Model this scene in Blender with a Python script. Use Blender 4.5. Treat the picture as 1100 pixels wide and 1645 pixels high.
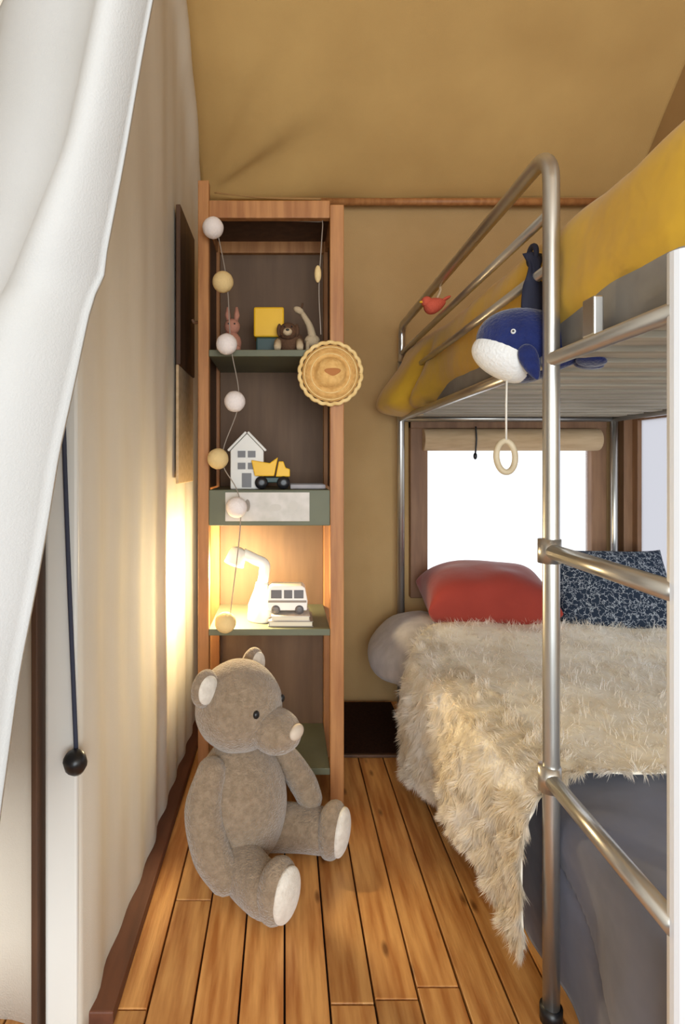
import bpy, bmesh, math, random
from mathutils import Vector, Matrix, noise
random.seed(7)
for o in list(bpy.data.objects):
    bpy.data.objects.remove(o)
scene = bpy.context.scene
COL = scene.collection
PI = math.pi

# ---------------------------------------------------------------- camera
EYE = 1.127
F = 930.0                                   # focal length in pixels of the 1100 x 1645 frame
cd = bpy.data.cameras.new('camera')
cam = bpy.data.objects.new('camera', cd)
COL.objects.link(cam)
cam.location = (0, 0, EYE)
cam.rotation_euler = (PI / 2, 0, 0)
cd.sensor_fit = 'HORIZONTAL'
cd.sensor_width = 36.0
cd.lens = F / 1100 * 36.0
cd.shift_x = (550 - 457) / 1100
cd.shift_y = -(822.5 - 746) / 1100
cd.clip_start = 0.02
scene.camera = cam

# ---------------------------------------------------------------- daylight
world = bpy.data.worlds.new('daylight')
scene.world = world
world.use_nodes = True
bg = world.node_tree.nodes['Background']
bg.inputs[0].default_value = (0.93, 0.97, 1.0, 1)
bg.inputs[1].default_value = 1.45
def area(name, loc, rot, sx, sy, power, col):
    d = bpy.data.lights.new(name, 'AREA')
    d.shape = 'RECTANGLE'; d.size = sx; d.size_y = sy
    d.energy = power; d.color = col
    o = bpy.data.objects.new(name, d); COL.objects.link(o)
    o.location = loc; o.rotation_euler = rot
    return o
# daylight of the open tent front, behind the camera
area('tent_front_daylight', (0.3, -2.15, 1.3), (math.radians(94), 0, 0), 2.5, 2.0, 104, (0.87, 0.945, 1.0))

vs = scene.view_settings
vs.view_transform = 'Standard'
try: vs.look = 'None'
except Exception: pass
vs.exposure = 0.15
vs.gamma = 1.0
vs.use_curve_mapping = False

# ---------------------------------------------------------------- materials
def srgb(r, g, b):
    def c(v):
        v /= 255.0
        return v / 12.92 if v <= 0.04045 else ((v + 0.055) / 1.055) ** 2.4
    return (c(r), c(g), c(b), 1)

MATS = {}
def mat(name, col, rough=0.7, metal=0.0, col2=None, nscale=8.0, stretch=(1, 1, 1), bump=0.0, bscale=60.0,
        sheen=0.0, spec=0.5, rnd=0.0, detail=3.0, lo=0.35, hi=0.65, bdist=0.01):
    if name in MATS: return MATS[name]
    m = bpy.data.materials.new(name); m.use_nodes = True
    nt = m.node_tree; N = nt.nodes; L = nt.links
    p = N['Principled BSDF']
    p.inputs['Roughness'].default_value = rough
    p.inputs['Metallic'].default_value = metal
    p.inputs['Specular IOR Level'].default_value = spec
    if sheen: p.inputs['Sheen Weight'].default_value = sheen
    p.inputs['Base Color'].default_value = col
    tc = N.new('ShaderNodeTexCoord'); mp = N.new('ShaderNodeMapping')
    mp.inputs['Scale'].default_value = stretch
    L.new(tc.outputs['Object'], mp.inputs['Vector'])
    if rnd:
        oi = N.new('ShaderNodeObjectInfo'); mu = N.new('ShaderNodeMath'); mu.operation = 'MULTIPLY'
        mu.inputs[1].default_value = 37.0
        L.new(oi.outputs['Random'], mu.inputs[0]); L.new(mu.outputs[0], mp.inputs['Location'])
    out = None
    if col2 is not None:
        n = N.new('ShaderNodeTexNoise'); n.inputs['Scale'].default_value = nscale; n.inputs['Detail'].default_value = detail
        L.new(mp.outputs[0], n.inputs['Vector'])
        cr = N.new('ShaderNodeValToRGB')
        cr.color_ramp.elements[0].position = lo; cr.color_ramp.elements[1].position = hi
        cr.color_ramp.elements[0].color = col; cr.color_ramp.elements[1].color = col2
        L.new(n.outputs[0], cr.inputs[0]); out = cr.outputs[0]
    if rnd:
        hs = N.new('ShaderNodeHueSaturation')
        mr = N.new('ShaderNodeMapRange')
        mr.inputs['To Min'].default_value = 1 - rnd; mr.inputs['To Max'].default_value = 1 + rnd
        L.new(oi.outputs['Random'], mr.inputs[0]); L.new(mr.outputs[0], hs.inputs['Value'])
        if out: L.new(out, hs.inputs['Color'])
        else: hs.inputs['Color'].default_value = col
        out = hs.outputs[0]
    if out: L.new(out, p.inputs['Base Color'])
    if bump:
        b = N.new('ShaderNodeBump'); b.inputs['Strength'].default_value = bump; b.inputs['Distance'].default_value = bdist
        n2 = N.new('ShaderNodeTexNoise'); n2.inputs['Scale'].default_value = bscale; n2.inputs['Detail'].default_value = 2
        L.new(mp.outputs[0], n2.inputs['Vector']); L.new(n2.outputs[0], b.inputs['Height'])
        L.new(b.outputs[0], p.inputs['Normal'])
    MATS[name] = m
    return m

M_ROOF = mat('roof_canvas', srgb(196, 160, 102), 0.9, col2=srgb(188, 152, 96), nscale=3, bump=0.15, bscale=300, spec=0.1)
M_WALLB = mat('back_wall_canvas', srgb(186, 154, 108), 0.9, col2=srgb(178, 146, 100), nscale=3, bump=0.15, bscale=300, spec=0.1)
M_WALLL = mat('side_wall_canvas', srgb(220, 212, 198), 0.9, col2=srgb(214, 205, 190), nscale=2, stretch=(1, 4, 1), bump=0.15, bscale=300, spec=0.1)
M_FLAP = mat('flap_canvas', srgb(188, 186, 184), 0.85, col2=srgb(182, 180, 177), nscale=3, bump=0.12, bscale=400, spec=0.1)
M_WHITEWOOD = mat('white_paint', srgb(226, 224, 218), 0.55, col2=srgb(216, 214, 208), nscale=6, stretch=(1, 1, 0.2))
M_PLANK = mat('pine_plank', srgb(176, 112, 56), 0.38, col2=srgb(220, 162, 96), nscale=9, stretch=(5, 0.45, 5), bump=0.1, bscale=40, rnd=0.26, detail=6, spec=0.4)
def add_knots(m):
    nt = m.node_tree; N = nt.nodes; L = nt.links; p = N['Principled BSDF']
    src = p.inputs['Base Color'].links[0].from_socket
    mp = [n for n in N if n.type == 'MAPPING'][0]
    tc = N.new('ShaderNodeVectorMath'); tc.operation = 'MULTIPLY'; tc.inputs[1].default_value = (1.6, 6.0, 0.0)
    v = N.new('ShaderNodeTexVoronoi'); v.inputs['Scale'].default_value = 1.7
    L.new(mp.outputs[0], tc.inputs[0]); L.new(tc.outputs[0], v.inputs['Vector'])
    cr = N.new('ShaderNodeValToRGB'); E = cr.color_ramp.elements
    E[0].position = 0.05; E[0].color = (0.28, 0.2, 0.14, 1); E[1].position = 0.13; E[1].color = (1, 1, 1, 1)
    L.new(v.outputs['Distance'], cr.inputs[0])
    mx = N.new('ShaderNodeMixRGB'); mx.blend_type = 'MULTIPLY'; mx.inputs[0].default_value = 0.85
    L.new(src, mx.inputs[1]); L.new(cr.outputs[0], mx.inputs[2]); L.new(mx.outputs[0], p.inputs['Base Color'])
add_knots(M_PLANK)
M_SUB = mat('dark_subfloor', srgb(40, 24, 14), 0.9)
M_SHELFWOOD = mat('shelf_wood', srgb(156, 101, 56), 0.55, col2=srgb(184, 128, 76), nscale=7, stretch=(6, 6, 0.5), bump=0.06, bscale=40, detail=5)
M_BACKPANEL = mat('brown_panel', srgb(102, 77, 57), 0.7, col2=srgb(114, 87, 64), nscale=5, stretch=(5, 5, 0.6))
M_GREEN = mat('grey_green_paint', srgb(104, 106, 84), 0.6, col2=srgb(96, 98, 78), nscale=6)
M_DARKWOOD = mat('dark_brown_wood', srgb(74, 48, 30), 0.6, col2=srgb(92, 62, 40), nscale=6, stretch=(5, 5, 0.5))
M_FRAMEWOOD = mat('window_wood', srgb(142, 106, 76), 0.6, col2=srgb(122, 88, 62), nscale=6, stretch=(5, 5, 0.6))
M_METAL = mat('brushed_steel', (0.62, 0.61, 0.58, 1), 0.32, 0.9, col2=(0.52, 0.51, 0.48, 1), nscale=5)
M_WHITEMETAL = mat('white_powder_coated_steel', srgb(228, 230, 234), 0.35)
M_YELLOW = mat('mustard_cotton', srgb(216, 172, 52), 0.85, col2=srgb(204, 160, 44), nscale=4, bump=0.25, bscale=14, sheen=0.2, spec=0.2, bdist=0.02)
M_MATTRESS = mat('grey_ticking', srgb(150, 146, 140), 0.9, col2=srgb(136, 132, 128), nscale=12, spec=0.2)
M_GREYDUVET = mat('pale_grey_cotton', srgb(186, 180, 182), 0.9, col2=srgb(172, 166, 168), nscale=20, bump=0.3, bscale=30, sheen=0.2, spec=0.2)
M_CHAR = mat('slate_blue_cotton', srgb(112, 113, 126), 0.85, col2=srgb(100, 101, 115), nscale=6, bump=0.4, bscale=9, sheen=0.2, spec=0.2, bdist=0.02)
M_FUR = mat('cream_fur', srgb(246, 238, 224), 0.8, col2=srgb(236, 226, 206), nscale=14, sheen=0.3, spec=0.2)
def fur_mat():
    m = bpy.data.materials.new('cream_fur_strands'); m.use_nodes = True
    nt = m.node_tree; N = nt.nodes; L = nt.links
    for x in list(N): N.remove(x)
    o = N.new('ShaderNodeOutputMaterial'); mx = N.new('ShaderNodeMixShader'); mx.inputs[0].default_value = 0.45
    a = N.new('ShaderNodeBsdfDiffuse'); b = N.new('ShaderNodeBsdfTranslucent')
    tc = N.new('ShaderNodeTexCoord'); n = N.new('ShaderNodeTexNoise'); n.inputs['Scale'].default_value = 9
    cr = N.new('ShaderNodeValToRGB'); E = cr.color_ramp.elements
    E[0].position = 0.35; E[0].color = srgb(252, 248, 242); E[1].position = 0.7; E[1].color = srgb(242, 233, 216)
    L.new(tc.outputs['Object'], n.inputs['Vector']); L.new(n.outputs[0], cr.inputs[0])
    L.new(cr.outputs[0], a.inputs[0]); L.new(cr.outputs[0], b.inputs[0])
    L.new(a.outputs[0], mx.inputs[1]); L.new(b.outputs[0], mx.inputs[2]); L.new(mx.outputs[0], o.inputs[0])
    return m
M_FUR = fur_mat()
M_FURBASE = mat('cream_backing', srgb(246, 240, 226), 0.95, col2=srgb(238, 229, 210), nscale=20, spec=0.1)
M_RED = mat('coral_red_cotton', srgb(148, 55, 44), 0.85, col2=srgb(139, 50, 40), nscale=6, bump=0.2, bscale=20, sheen=0.3, spec=0.2)
M_BEAR = mat('taupe_plush', srgb(152, 132, 110), 0.95, col2=srgb(134, 115, 94), nscale=70, bump=0.9, bscale=190, sheen=0.5, spec=0.1, bdist=0.006)
M_SOLE = mat('cream_plush', srgb(226, 218, 206), 0.95, col2=srgb(212, 203, 190), nscale=60, bump=0.6, bscale=200, sheen=0.4, spec=0.1, bdist=0.004)
M_BLACK = mat('black_plastic', srgb(24, 24, 27), 0.35)
M_NOSE = mat('brown_felt', srgb(206, 190, 172), 0.8)
M_NAVY = mat('navy_plush', srgb(31, 44, 100), 0.9, col2=srgb(26, 37, 88), nscale=40, bump=0.3, bscale=150, sheen=0.4, spec=0.2)
M_DARKNAVY = mat('dark_navy_ribbon', srgb(32, 34, 54), 0.8)
M_WHITE = mat('white_plush', srgb(232, 232, 230), 0.9, bump=0.3, bscale=150, sheen=0.3)
M_CORD = mat('white_cord', srgb(226, 220, 208), 0.8)
M_WIRE = mat('grey_wire', srgb(150, 138, 126), 0.7)
M_DARKCORD = mat('navy_cord', srgb(52, 56, 74), 0.8)
M_RING = mat('pale_wood', srgb(206, 190, 160), 0.6, col2=srgb(186, 168, 136), nscale=20)
M_STRAW = mat('straw', srgb(206, 156, 88), 0.8, col2=srgb(224, 178, 108), nscale=60, bump=0.6, bscale=120, bdist=0.004)
M_STRAWRIM = mat('pale_straw', srgb(236, 206, 146), 0.8, col2=srgb(222, 186, 120), nscale=60, bump=0.5, bscale=160, bdist=0.004)
M_STRAWDARK = mat('brown_straw', srgb(176, 112, 58), 0.8)
M_BALLW = mat('white_cotton_ball', srgb(236, 226, 222), 0.9, bump=0.5, bscale=200, spec=0.1, bdist=0.003)
M_BALLC = mat('cream_cotton_ball', srgb(224, 196, 142), 0.9, bump=0.5, bscale=200, spec=0.1, bdist=0.003)
M_TOYYEL = mat('yellow_paint', srgb(236, 186, 28), 0.5, col2=srgb(228, 176, 24), nscale=6)
M_TOYTEAL = mat('dark_teal_paint', srgb(40, 66, 64), 0.5)
M_PINK = mat('dusty_pink_plush', srgb(178, 124, 104), 0.9, bump=0.3, bscale=160)
M_TOYBROWN = mat('brown_plush', srgb(92, 62, 40), 0.9, bump=0.4, bscale=160)
M_TOYBEIGE = mat('beige_plush', srgb(196, 172, 138), 0.9, bump=0.3, bscale=160)
M_LAMP = mat('white_enamel', srgb(240, 236, 228), 0.35)
M_LABEL = mat('white_card', srgb(214, 208, 202), 0.8, col2=srgb(196, 192, 184), nscale=22)
M_PRINT = mat('grey_print', srgb(150, 140, 130), 0.8)
M_GREYGLASS = mat('dim_window', srgb(96, 92, 92), 0.4)
M_PAPER = mat('paper', srgb(226, 214, 190), 0.8)
M_REDTOY = mat('faded_red_plush', srgb(206, 92, 70), 0.9, bump=0.3, bscale=150)
M_ROPE = mat('tan_tape', srgb(170, 128, 76), 0.8)
M_BLINDROLL = mat('rolled_canvas', srgb(205, 178, 142), 0.9, col2=srgb(190, 162, 126), nscale=8, stretch=(1, 6, 6))

# patterned pillow: dark blue-grey with pale leaf-like flecks
def pattern_mat():
    m = bpy.data.materials.new('flecked_navy_print'); m.use_nodes = True
    nt = m.node_tree; N = nt.nodes; L = nt.links; p = N['Principled BSDF']
    p.inputs['Roughness'].default_value = 0.9; p.inputs['Specular IOR Level'].default_value = 0.2
    tc = N.new('ShaderNodeTexCoord')
    v = N.new('ShaderNodeTexVoronoi'); v.feature = 'DISTANCE_TO_EDGE'; v.inputs['Scale'].default_value = 38
    n = N.new('ShaderNodeTexNoise'); n.inputs['Scale'].default_value = 55
    mx = N.new('ShaderNodeMixRGB'); mx.inputs[0].default_value = 0.05
    L.new(tc.outputs['Object'], n.inputs['Vector'])
    L.new(tc.outputs['Object'], mx.inputs[1]); L.new(n.outputs['Color'], mx.inputs[2])
    L.new(mx.outputs[0], v.inputs['Vector'])
    cr = N.new('ShaderNodeValToRGB'); E = cr.color_ramp.elements
    E[0].position = 0.0; E[0].color = srgb(176, 182, 188); E[1].position = 0.06; E[1].color = srgb(38, 48, 64)
    L.new(v.outputs['Distance'], cr.inputs[0]); L.new(cr.outputs[0], p.inputs['Base Color'])
    return m
M_PATTERN = pattern_mat()

def pane_mat(name, white, tint):
    m = bpy.data.materials.new(name); m.use_nodes = True
    nt = m.node_tree; N = nt.nodes; L = nt.links
    for x in list(N): N.remove(x)
    o = N.new('ShaderNodeOutputMaterial'); mx = N.new('ShaderNodeMixShader')
    a = N.new('ShaderNodeBsdfTransparent'); b = N.new('ShaderNodeBsdfTranslucent')
    a.inputs[0].default_value = (1, 1, 1, 1); b.inputs[0].default_value = tint
    mx.inputs[0].default_value = white
    L.new(a.outputs[0], mx.inputs[1]); L.new(b.outputs[0], mx.inputs[2]); L.new(mx.outputs[0], o.inputs[0])
    return m
M_PANE = pane_mat('clear_vinyl', 0.15, (0.95, 0.96, 1, 1))
M_BLIND = pane_mat('white_translucent_blind', 0.97, (0.66, 0.65, 0.67, 1))

def emit_mat(name, col, s):
    m = bpy.data.materials.new(name); m.use_nodes = True
    p = m.node_tree.nodes['Principled BSDF']
    p.inputs['Base Color'].default_value = col
    p.inputs['Emission Color'].default_value = col; p.inputs['Emission Strength'].default_value = s
    return m
M_BULB = emit_mat('lit_bulb', (1.0, 0.78, 0.45, 1), 6.0)

# ---------------------------------------------------------------- mesh helpers
class MB:
    def __init__(s): s.v = []; s.f = []
    def add(s, vs_, fs):
        k = len(s.v); s.v += [tuple(p) for p in vs_]; s.f += [tuple(i + k for i in f) for f in fs]; return s
    def box(s, x0, x1, y0, y1, z0, z1, M=None):
        P = [(x0, y0, z0), (x1, y0, z0), (x1, y1, z0), (x0, y1, z0), (x0, y0, z1), (x1, y0, z1), (x1, y1, z1), (x0, y1, z1)]
        if M: P = [M @ Vector(p) for p in P]
        return s.add(P, [(3, 2, 1, 0), (4, 5, 6, 7), (0, 1, 5, 4), (1, 2, 6, 5), (2, 3, 7, 6), (3, 0, 4, 7)])
    def tube(s, path, r, n=12, caps=True):
        path = [Vector(p) for p in path]
        rs = r if isinstance(r, (list, tuple)) else [r] * len(path)
        up = None; rings = []
        for i, p in enumerate(path):
            a = path[max(i - 1, 0)]; b = path[min(i + 1, len(path) - 1)]
            t = (b - a).normalized()
            if up is None:
                up = Vector((0, 0, 1)) if abs(t.z) < 0.9 else Vector((1, 0, 0))
            u = (up - t * up.dot(t)).normalized(); w = t.cross(u); up = u
            rings.append([p + (u * math.cos(2 * PI * k / n) + w * math.sin(2 * PI * k / n)) * rs[i] for k in range(n)])
        vv = [q for R in rings for q in R]; ff = []
        for i in range(len(path) - 1):
            for k in range(n):
                k2 = (k + 1) % n
                ff.append((i * n + k, i * n + k2, (i + 1) * n + k2, (i + 1) * n + k))
        if caps:
            ff.append(tuple(range(n - 1, -1, -1))); ff.append(tuple((len(path) - 1) * n + k for k in range(n)))
        return s.add(vv, ff)
    def lathe(s, prof, n=24, M=None):
        vv = []; ff = []
        for (r, z) in prof:
            for k in range(n):
                a = 2 * PI * k / n; vv.append(Vector((r * math.cos(a), r * math.sin(a), z)))
        for i in range(len(prof) - 1):
            for k in range(n):
                k2 = (k + 1) % n
                ff.append((i * n + k, i * n + k2, (i + 1) * n + k2, (i + 1) * n + k))
        ff.append(tuple(range(n - 1, -1, -1))); ff.append(tuple((len(prof) - 1) * n + k for k in range(n)))
        if M: vv = [M @ v for v in vv]
        return s.add(vv, ff)
    def ell(s, c, r, M=None, nu=24, nv=14, fn=None):
        vv = []; ff = []
        for j in range(nv + 1):
            th = PI * j / nv
            for i in range(nu):
                ph = 2 * PI * i / nu
                d = Vector((math.sin(th) * math.cos(ph), math.sin(th) * math.sin(ph), -math.cos(th)))
                if fn: d = fn(d)
                q = Vector((d.x * r[0], d.y * r[1], d.z * r[2]))
                if M: q = M @ q
                vv.append(q + Vector(c))
        for j in range(nv):
            for i in range(nu):
                i2 = (i + 1) % nu
                if j == 0: ff.append((i, (j + 1) * nu + i2, (j + 1) * nu + i)[::-1] if False else (i, (j + 1) * nu + i2, (j + 1) * nu + i))
                elif j == nv - 1: ff.append((j * nu + i, j * nu + i2, (j + 1) * nu + i))
                else: ff.append((j * nu + i, j * nu + i2, (j + 1) * nu + i2, (j + 1) * nu + i))
        return s.add(vv, ff)
    def grid(s, fn, nu, nv):
        vv = [fn(i / nu, j / nv) for j in range(nv + 1) for i in range(nu + 1)]
        ff = [(j * (nu + 1) + i, j * (nu + 1) + i + 1, (j + 1) * (nu + 1) + i + 1, (j + 1) * (nu + 1) + i) for j in range(nv) for i in range(nu)]
        return s.add(vv, ff)
    def slab(s, x0, x1, y0, y1, z0, z1, n=4.0, p=6.0, off=None, nu=72, nv=48):
        cx, cy, cz = (x0 + x1) / 2, (y0 + y1) / 2, (z0 + z1) / 2
        hx, hy, hz = (x1 - x0) / 2, (y1 - y0) / 2, (z1 - z0) / 2
        vv = []; ff = []
        for j in range(nv + 1):
            t = math.sin(PI / 2 * (2 * j / nv - 1))
            k = max(1e-3, (1 - abs(t) ** p)) ** (1 / p)
            for i in range(nu):
                a = 2 * PI * i / nu; c, d = math.cos(a), math.sin(a)
                ex = math.copysign(abs(c) ** (2 / n), c); ez = math.copysign(abs(d) ** (2 / n), d)
                q = Vector((cx + hx * ex * (1 - (1 - k) * 0.35), cy + hy * t, cz + hz * ez * k))
                vv.append(off(q) if off else q)
        for j in range(nv):
            for i in range(nu):
                i2 = (i + 1) % nu
                ff.append((j * nu + i, (j + 1) * nu + i, (j + 1) * nu + i2, j * nu + i2))
        ff.append(tuple(range(nu))); ff.append(tuple(nv * nu + k for k in range(nu - 1, -1, -1)))
        return s.add(vv, ff)
    def build(s, name, m, parent=None, smooth=False, bevel=0.0, solid=0.0, origin=None, sub=0):
        me = bpy.data.meshes.new(name)
        me.from_pydata(s.v, [], s.f); me.update()
        bm = bmesh.new(); bm.from_mesh(me); bmesh.ops.remove_doubles(bm, verts=bm.verts, dist=1e-6)
        bmesh.ops.recalc_face_normals(bm, faces=bm.faces); bm.to_mesh(me); bm.free()
        me.materials.append(m)
        o = bpy.data.objects.new(name, me); COL.objects.link(o)
        if smooth:
            for f in me.polygons: f.use_smooth = True
        if parent: o.parent = parent
        if origin is not None:
            d = Vector(origin)
            me.transform(Matrix.Translation(-d)); o.location = d
        if solid:
            md = o.modifiers.new('solid', 'SOLIDIFY'); md.thickness = solid; md.offset = 0
        if bevel:
            md = o.modifiers.new('bevel', 'BEVEL'); md.width = bevel; md.segments = 2; md.limit_method = 'ANGLE'
        if sub:
            md = o.modifiers.new('sub', 'SUBSURF'); md.levels = sub; md.render_levels = sub
        return o

def tag(o, label=None, cat=None, group=None, kind=None):
    if label: o['label'] = label
    if cat: o['category'] = cat
    if group: o['group'] = group
    if kind: o['kind'] = kind
    return o
def empty(name, loc, label=None, cat=None, group=None, kind=None):
    o = bpy.data.objects.new(name, None); COL.objects.link(o)
    o.location = loc; o.empty_display_size = 0.05
    return tag(o, label, cat, group, kind)
def under(o, parent):
    """parent a child built in world coordinates to an Empty that only has a location"""
    o.parent = parent
    o.matrix_parent_inverse = Matrix.Translation(-Vector(parent.location))
    return o
def bezier(pts, n=8):
    """Catmull-Rom through the points"""
    P = [Vector(p) for p in pts]; P = [P[0] * 2 - P[1]] + P + [P[-1] * 2 - P[-2]]
    out = []
    for i in range(1, len(P) - 2):
        for k in range(n):
            t = k / n; a, b, c, d = P[i - 1], P[i], P[i + 1], P[i + 2]
            out.append(0.5 * ((2 * b) + (c - a) * t + (2 * a - 5 * b + 4 * c - d) * t * t + (3 * b - a - 3 * c + d) * t ** 3))
    out.append(P[-2]); return out
def lerp_tab(tab, x):
    if x <= tab[0][0]: return tab[0][1]
    for (a, va), (b, vb) in zip(tab, tab[1:]):
        if x <= b:
            t = (x - a) / (b - a); return va + (vb - va) * t
    return tab[-1][1]
def sstep(a, b, x):
    t = min(1, max(0, (x - a) / (b - a))); return t * t * (3 - 2 * t)
def nz(x, y=0, z=0): return noise.noise(Vector((x, y, z)))

# ---------------------------------------------------------------- the setting
YB = 2.743          # back wall
XL = -0.385         # left wall
XR = 1.63           # right wall
ZW = 2.38           # eaves at the back wall

fl = MB().box(-1.15, XR + 0.02, -2.3, YB + 0.06, -0.06, -0.022).build('floor', M_SUB); tag(fl, kind='structure')
W = 0.0945
k = -12
nplank = 0
while k * W < XR:
    x0 = k * W + 0.0022; x1 = (k + 1) * W - 0.0022
    cuts = [0.3]
    r = random.Random(k * 13 + 5)
    j0 = {2: 1.22, 3: 1.25, 1: 1.21}.get(k, r.uniform(0.6, 2.3))
    cuts += [j0, YB + 0.05]
    if -2 <= k <= 1 and k != 1: cuts = [0.3, YB + 0.05]
    for a, b in zip(cuts, cuts[1:]):
        o = MB().box(x0, min(x1, XR), a + 0.002, b - 0.002, -0.022, 0.0 - r.uniform(0, 0.0015)).build('plank', M_PLANK, bevel=0.002, origin=((x0 + x1) / 2, (a + b) / 2, 0))
        o.parent = fl
    k += 1

def canvas(u, v, amp, sc, seed):
    return amp * nz(u * sc + seed, v * sc, seed)

# roof slope: rises from the back wall towards the viewer
def roof(u, v):
    x = -0.392 + u * (XR + 0.01 + 0.392); d = v * 2.0
    y = YB + 0.004 - d; z = ZW + d
    # slack folds fanning out from the back left corner, and a soft sag along the eaves
    xx = x + 0.39
    ang = math.atan2(d, xx + 0.02); rad = math.hypot(xx, d)
    w = 0.022 * math.sin(ang * 14) * math.exp(-((rad - 0.35) / 0.35) ** 2) * min(1, rad / 0.15) * (1 - sstep(0.6, 1.2, ang))
    sag = 0.035 * math.sin(PI * min(1, max(0, u))) * math.exp(-((d - 0.18) / 0.18) ** 2) * min(1, d / 0.05)
    sag += 0.02 * math.exp(-((d - 0.5) / 0.25) ** 2) * nz(x * 2.2, d * 3, 1.3) + 0.008 * nz(x * 3, d * 9, 4.1)
    q = w + sag
    return Vector((x, y - 0.7 * q * 0, z - q))
ceil = MB().grid(roof, 90, 90).build('ceiling', M_ROOF, smooth=True, solid=0.006); tag(ceil, kind='structure')
tape = MB().tube(bezier([(-0.33, YB - 0.018, ZW + 0.028), (-0.22, YB - 0.02, ZW + 0.012), (0.0, YB - 0.02, ZW - 0.002), (0.5, YB - 0.02, ZW - 0.006), (1.1, YB - 0.02, ZW - 0.004), (1.6, YB - 0.02, ZW)], 8), 0.006, 8).build('seam_tape', M_ROPE, smooth=True)
tape.parent = ceil

# left wall, with the strip of slack canvas under the roof seam
def lwall(u, v):
    y = 1.12 + u * (YB + 0.02 - 1.12); top = ZW + (YB - y)
    z = -0.01 + v * (top + 0.01)
    dz = top - z
    x = XL - 0.012 * (1 - sstep(0.0, 0.25, 0.0))
    x = XL + 0.008 * nz(y * 7, z * 0.6, 2) + 0.004 * math.sin(y * 38 + nz(0, z * 2, 0)) * sstep(2.2, 0.8, z)
    x += 0.035 * math.exp(-((dz - 0.30) / 0.13) ** 2) * sstep(YB, YB - 0.5, y)
    x += -0.012 * sstep(1.6, 1.15, y) + -0.007 * sstep(0.25, 0, dz)
    return Vector((x, y, z))
wl = MB().grid(lwall, 70, 90).build('wall_left', M_WALLL, smooth=True, solid=0.006); tag(wl, kind='structure')

bb = MB().box(XL - 0.012, XL + 0.042, 1.16, YB - 0.01, 0.001, 0.030).build('shade_strip_left', mat('red_brown_shade', srgb(84, 46, 28), 0.6, col2=srgb(104, 60, 38), nscale=6, stretch=(5, 0.6, 5)), bevel=0.004); tag(bb, kind='structure')  # dark strip that paints in the shade along the left wall foot

# back wall with the window opening
WX0, WX1, WZ0, WZ1 = 0.665, 1.445, 0.56, 1.20
def backwall():
    mb = MB()
    xs = [-0.40, WX0, WX1, XR]; zs = [-0.01, WZ0, WZ1, ZW + 0.01]
    for i in range(3):
        for j in range(3):
            if i == 1 and j == 1: continue
            x0, x1, z0, z1 = xs[i], xs[i + 1], zs[j], zs[j + 1]
            def fn(u, v):
                x = x0 + u * (x1 - x0); z = z0 + v * (z1 - z0)
                e = min(1, 12 * min(x + 0.40, XR - x, z, ZW + 0.01 - z))
                d = 0.010 * nz(x * 3, z * 2, 7) if not (x > WX0 - 0.1 and x < WX1 + 0.1 and z > WZ0 - 0.1 and z < WZ1 + 0.1) else 0.010 * nz(x * 3, z * 2, 7)
                return Vector((x, YB + 0.012 + d * max(0, e), z))
            mb.grid(fn, 14, 14)
    return mb
wb = backwall().build('wall_back', M_WALLB, smooth=True, solid=0.006); tag(wb, kind='structure')

# right wall with a wide window behind a white blind
RY0, RY1, RZ0, RZ1 = 1.15, 2.66, 0.55, 1.34
mb = MB()
for (y0, y1, z0, z1) in ((0.3, RY0, 0, 4.4), (RY1, YB + 0.01, 0, 2.5), (RY0, RY1, 0, RZ0), (RY0, RY1, RZ1, 4.0)):
    mb.box(XR, XR + 0.008, y0, y1, z0, z1)
wr = mb.build('wall_right', M_WALLB); tag(wr, kind='structure')
w2 = empty('window_2', (XR, 1.9, RZ0), kind='structure')
under(MB().box(XR + 0.002, XR + 0.006, RY0, RY1, RZ0, RZ1).build('blind', M_BLIND), w2)
for (y0, y1, z0, z1) in ((RY1 - 0.012, RY1 + 0.03, RZ0 - 0.03, RZ1 + 0.03), (RY0 - 0.03, RY0 + 0.012, RZ0 - 0.03, RZ1 + 0.03)):
    under(MB().box(XR - 0.016, XR + 0.012, y0, y1, z0, z1).build('window_frame', M_FRAMEWOOD, bevel=0.003), w2)
for (z0, z1) in ((RZ0 - 0.03, RZ0 + 0.012), (RZ1 - 0.012, RZ1 + 0.03)):
    under(MB().box(XR - 0.016, XR + 0.012, RY0 + 0.012, RY1 - 0.012, z0, z1).build('window_frame', M_FRAMEWOOD, bevel=0.003), w2)

# back window
w1 = empty('window_1', ((WX0 + WX1) / 2, YB, WZ0), kind='structure')
under(MB().box(WX0 - 0.005, WX1 + 0.005, YB + 0.008, YB + 0.011, WZ0, WZ1).build('window_pane', M_PANE), w1)
for (x0, x1) in ((WX0 - 0.075, WX0 + 0.006), (WX1 - 0.006, WX1 + 0.065)):
    under(MB().box(x0, x1, YB - 0.03, YB + 0.03, WZ0 - 0.06, 1.335).build('window_frame', M_FRAMEWOOD, bevel=0.004), w1)
under(MB().box(WX0 + 0.006, WX1 - 0.006, YB - 0.03, YB + 0.03, WZ0 - 0.06, WZ0 + 0.006).build('window_frame', M_FRAMEWOOD, bevel=0.004), w1)
under(MB().box(WX0 - 0.075, WX1 + 0.065, YB - 0.034, YB + 0.03, 1.295, 1.345).build('window_frame', M_FRAMEWOOD, bevel=0.004), w1)
roll = MB().tube([(WX0 - 0.02, YB - 0.038, 1.242), (WX1 + 0.02, YB - 0.038, 1.242)], 0.052, 20)
rl = under(roll.build('rolled_blind', M_BLINDROLL, smooth=False, bevel=0.004), w1)
for p in rl.data.polygons: p.use_smooth = len(p.vertices) == 4
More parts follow.
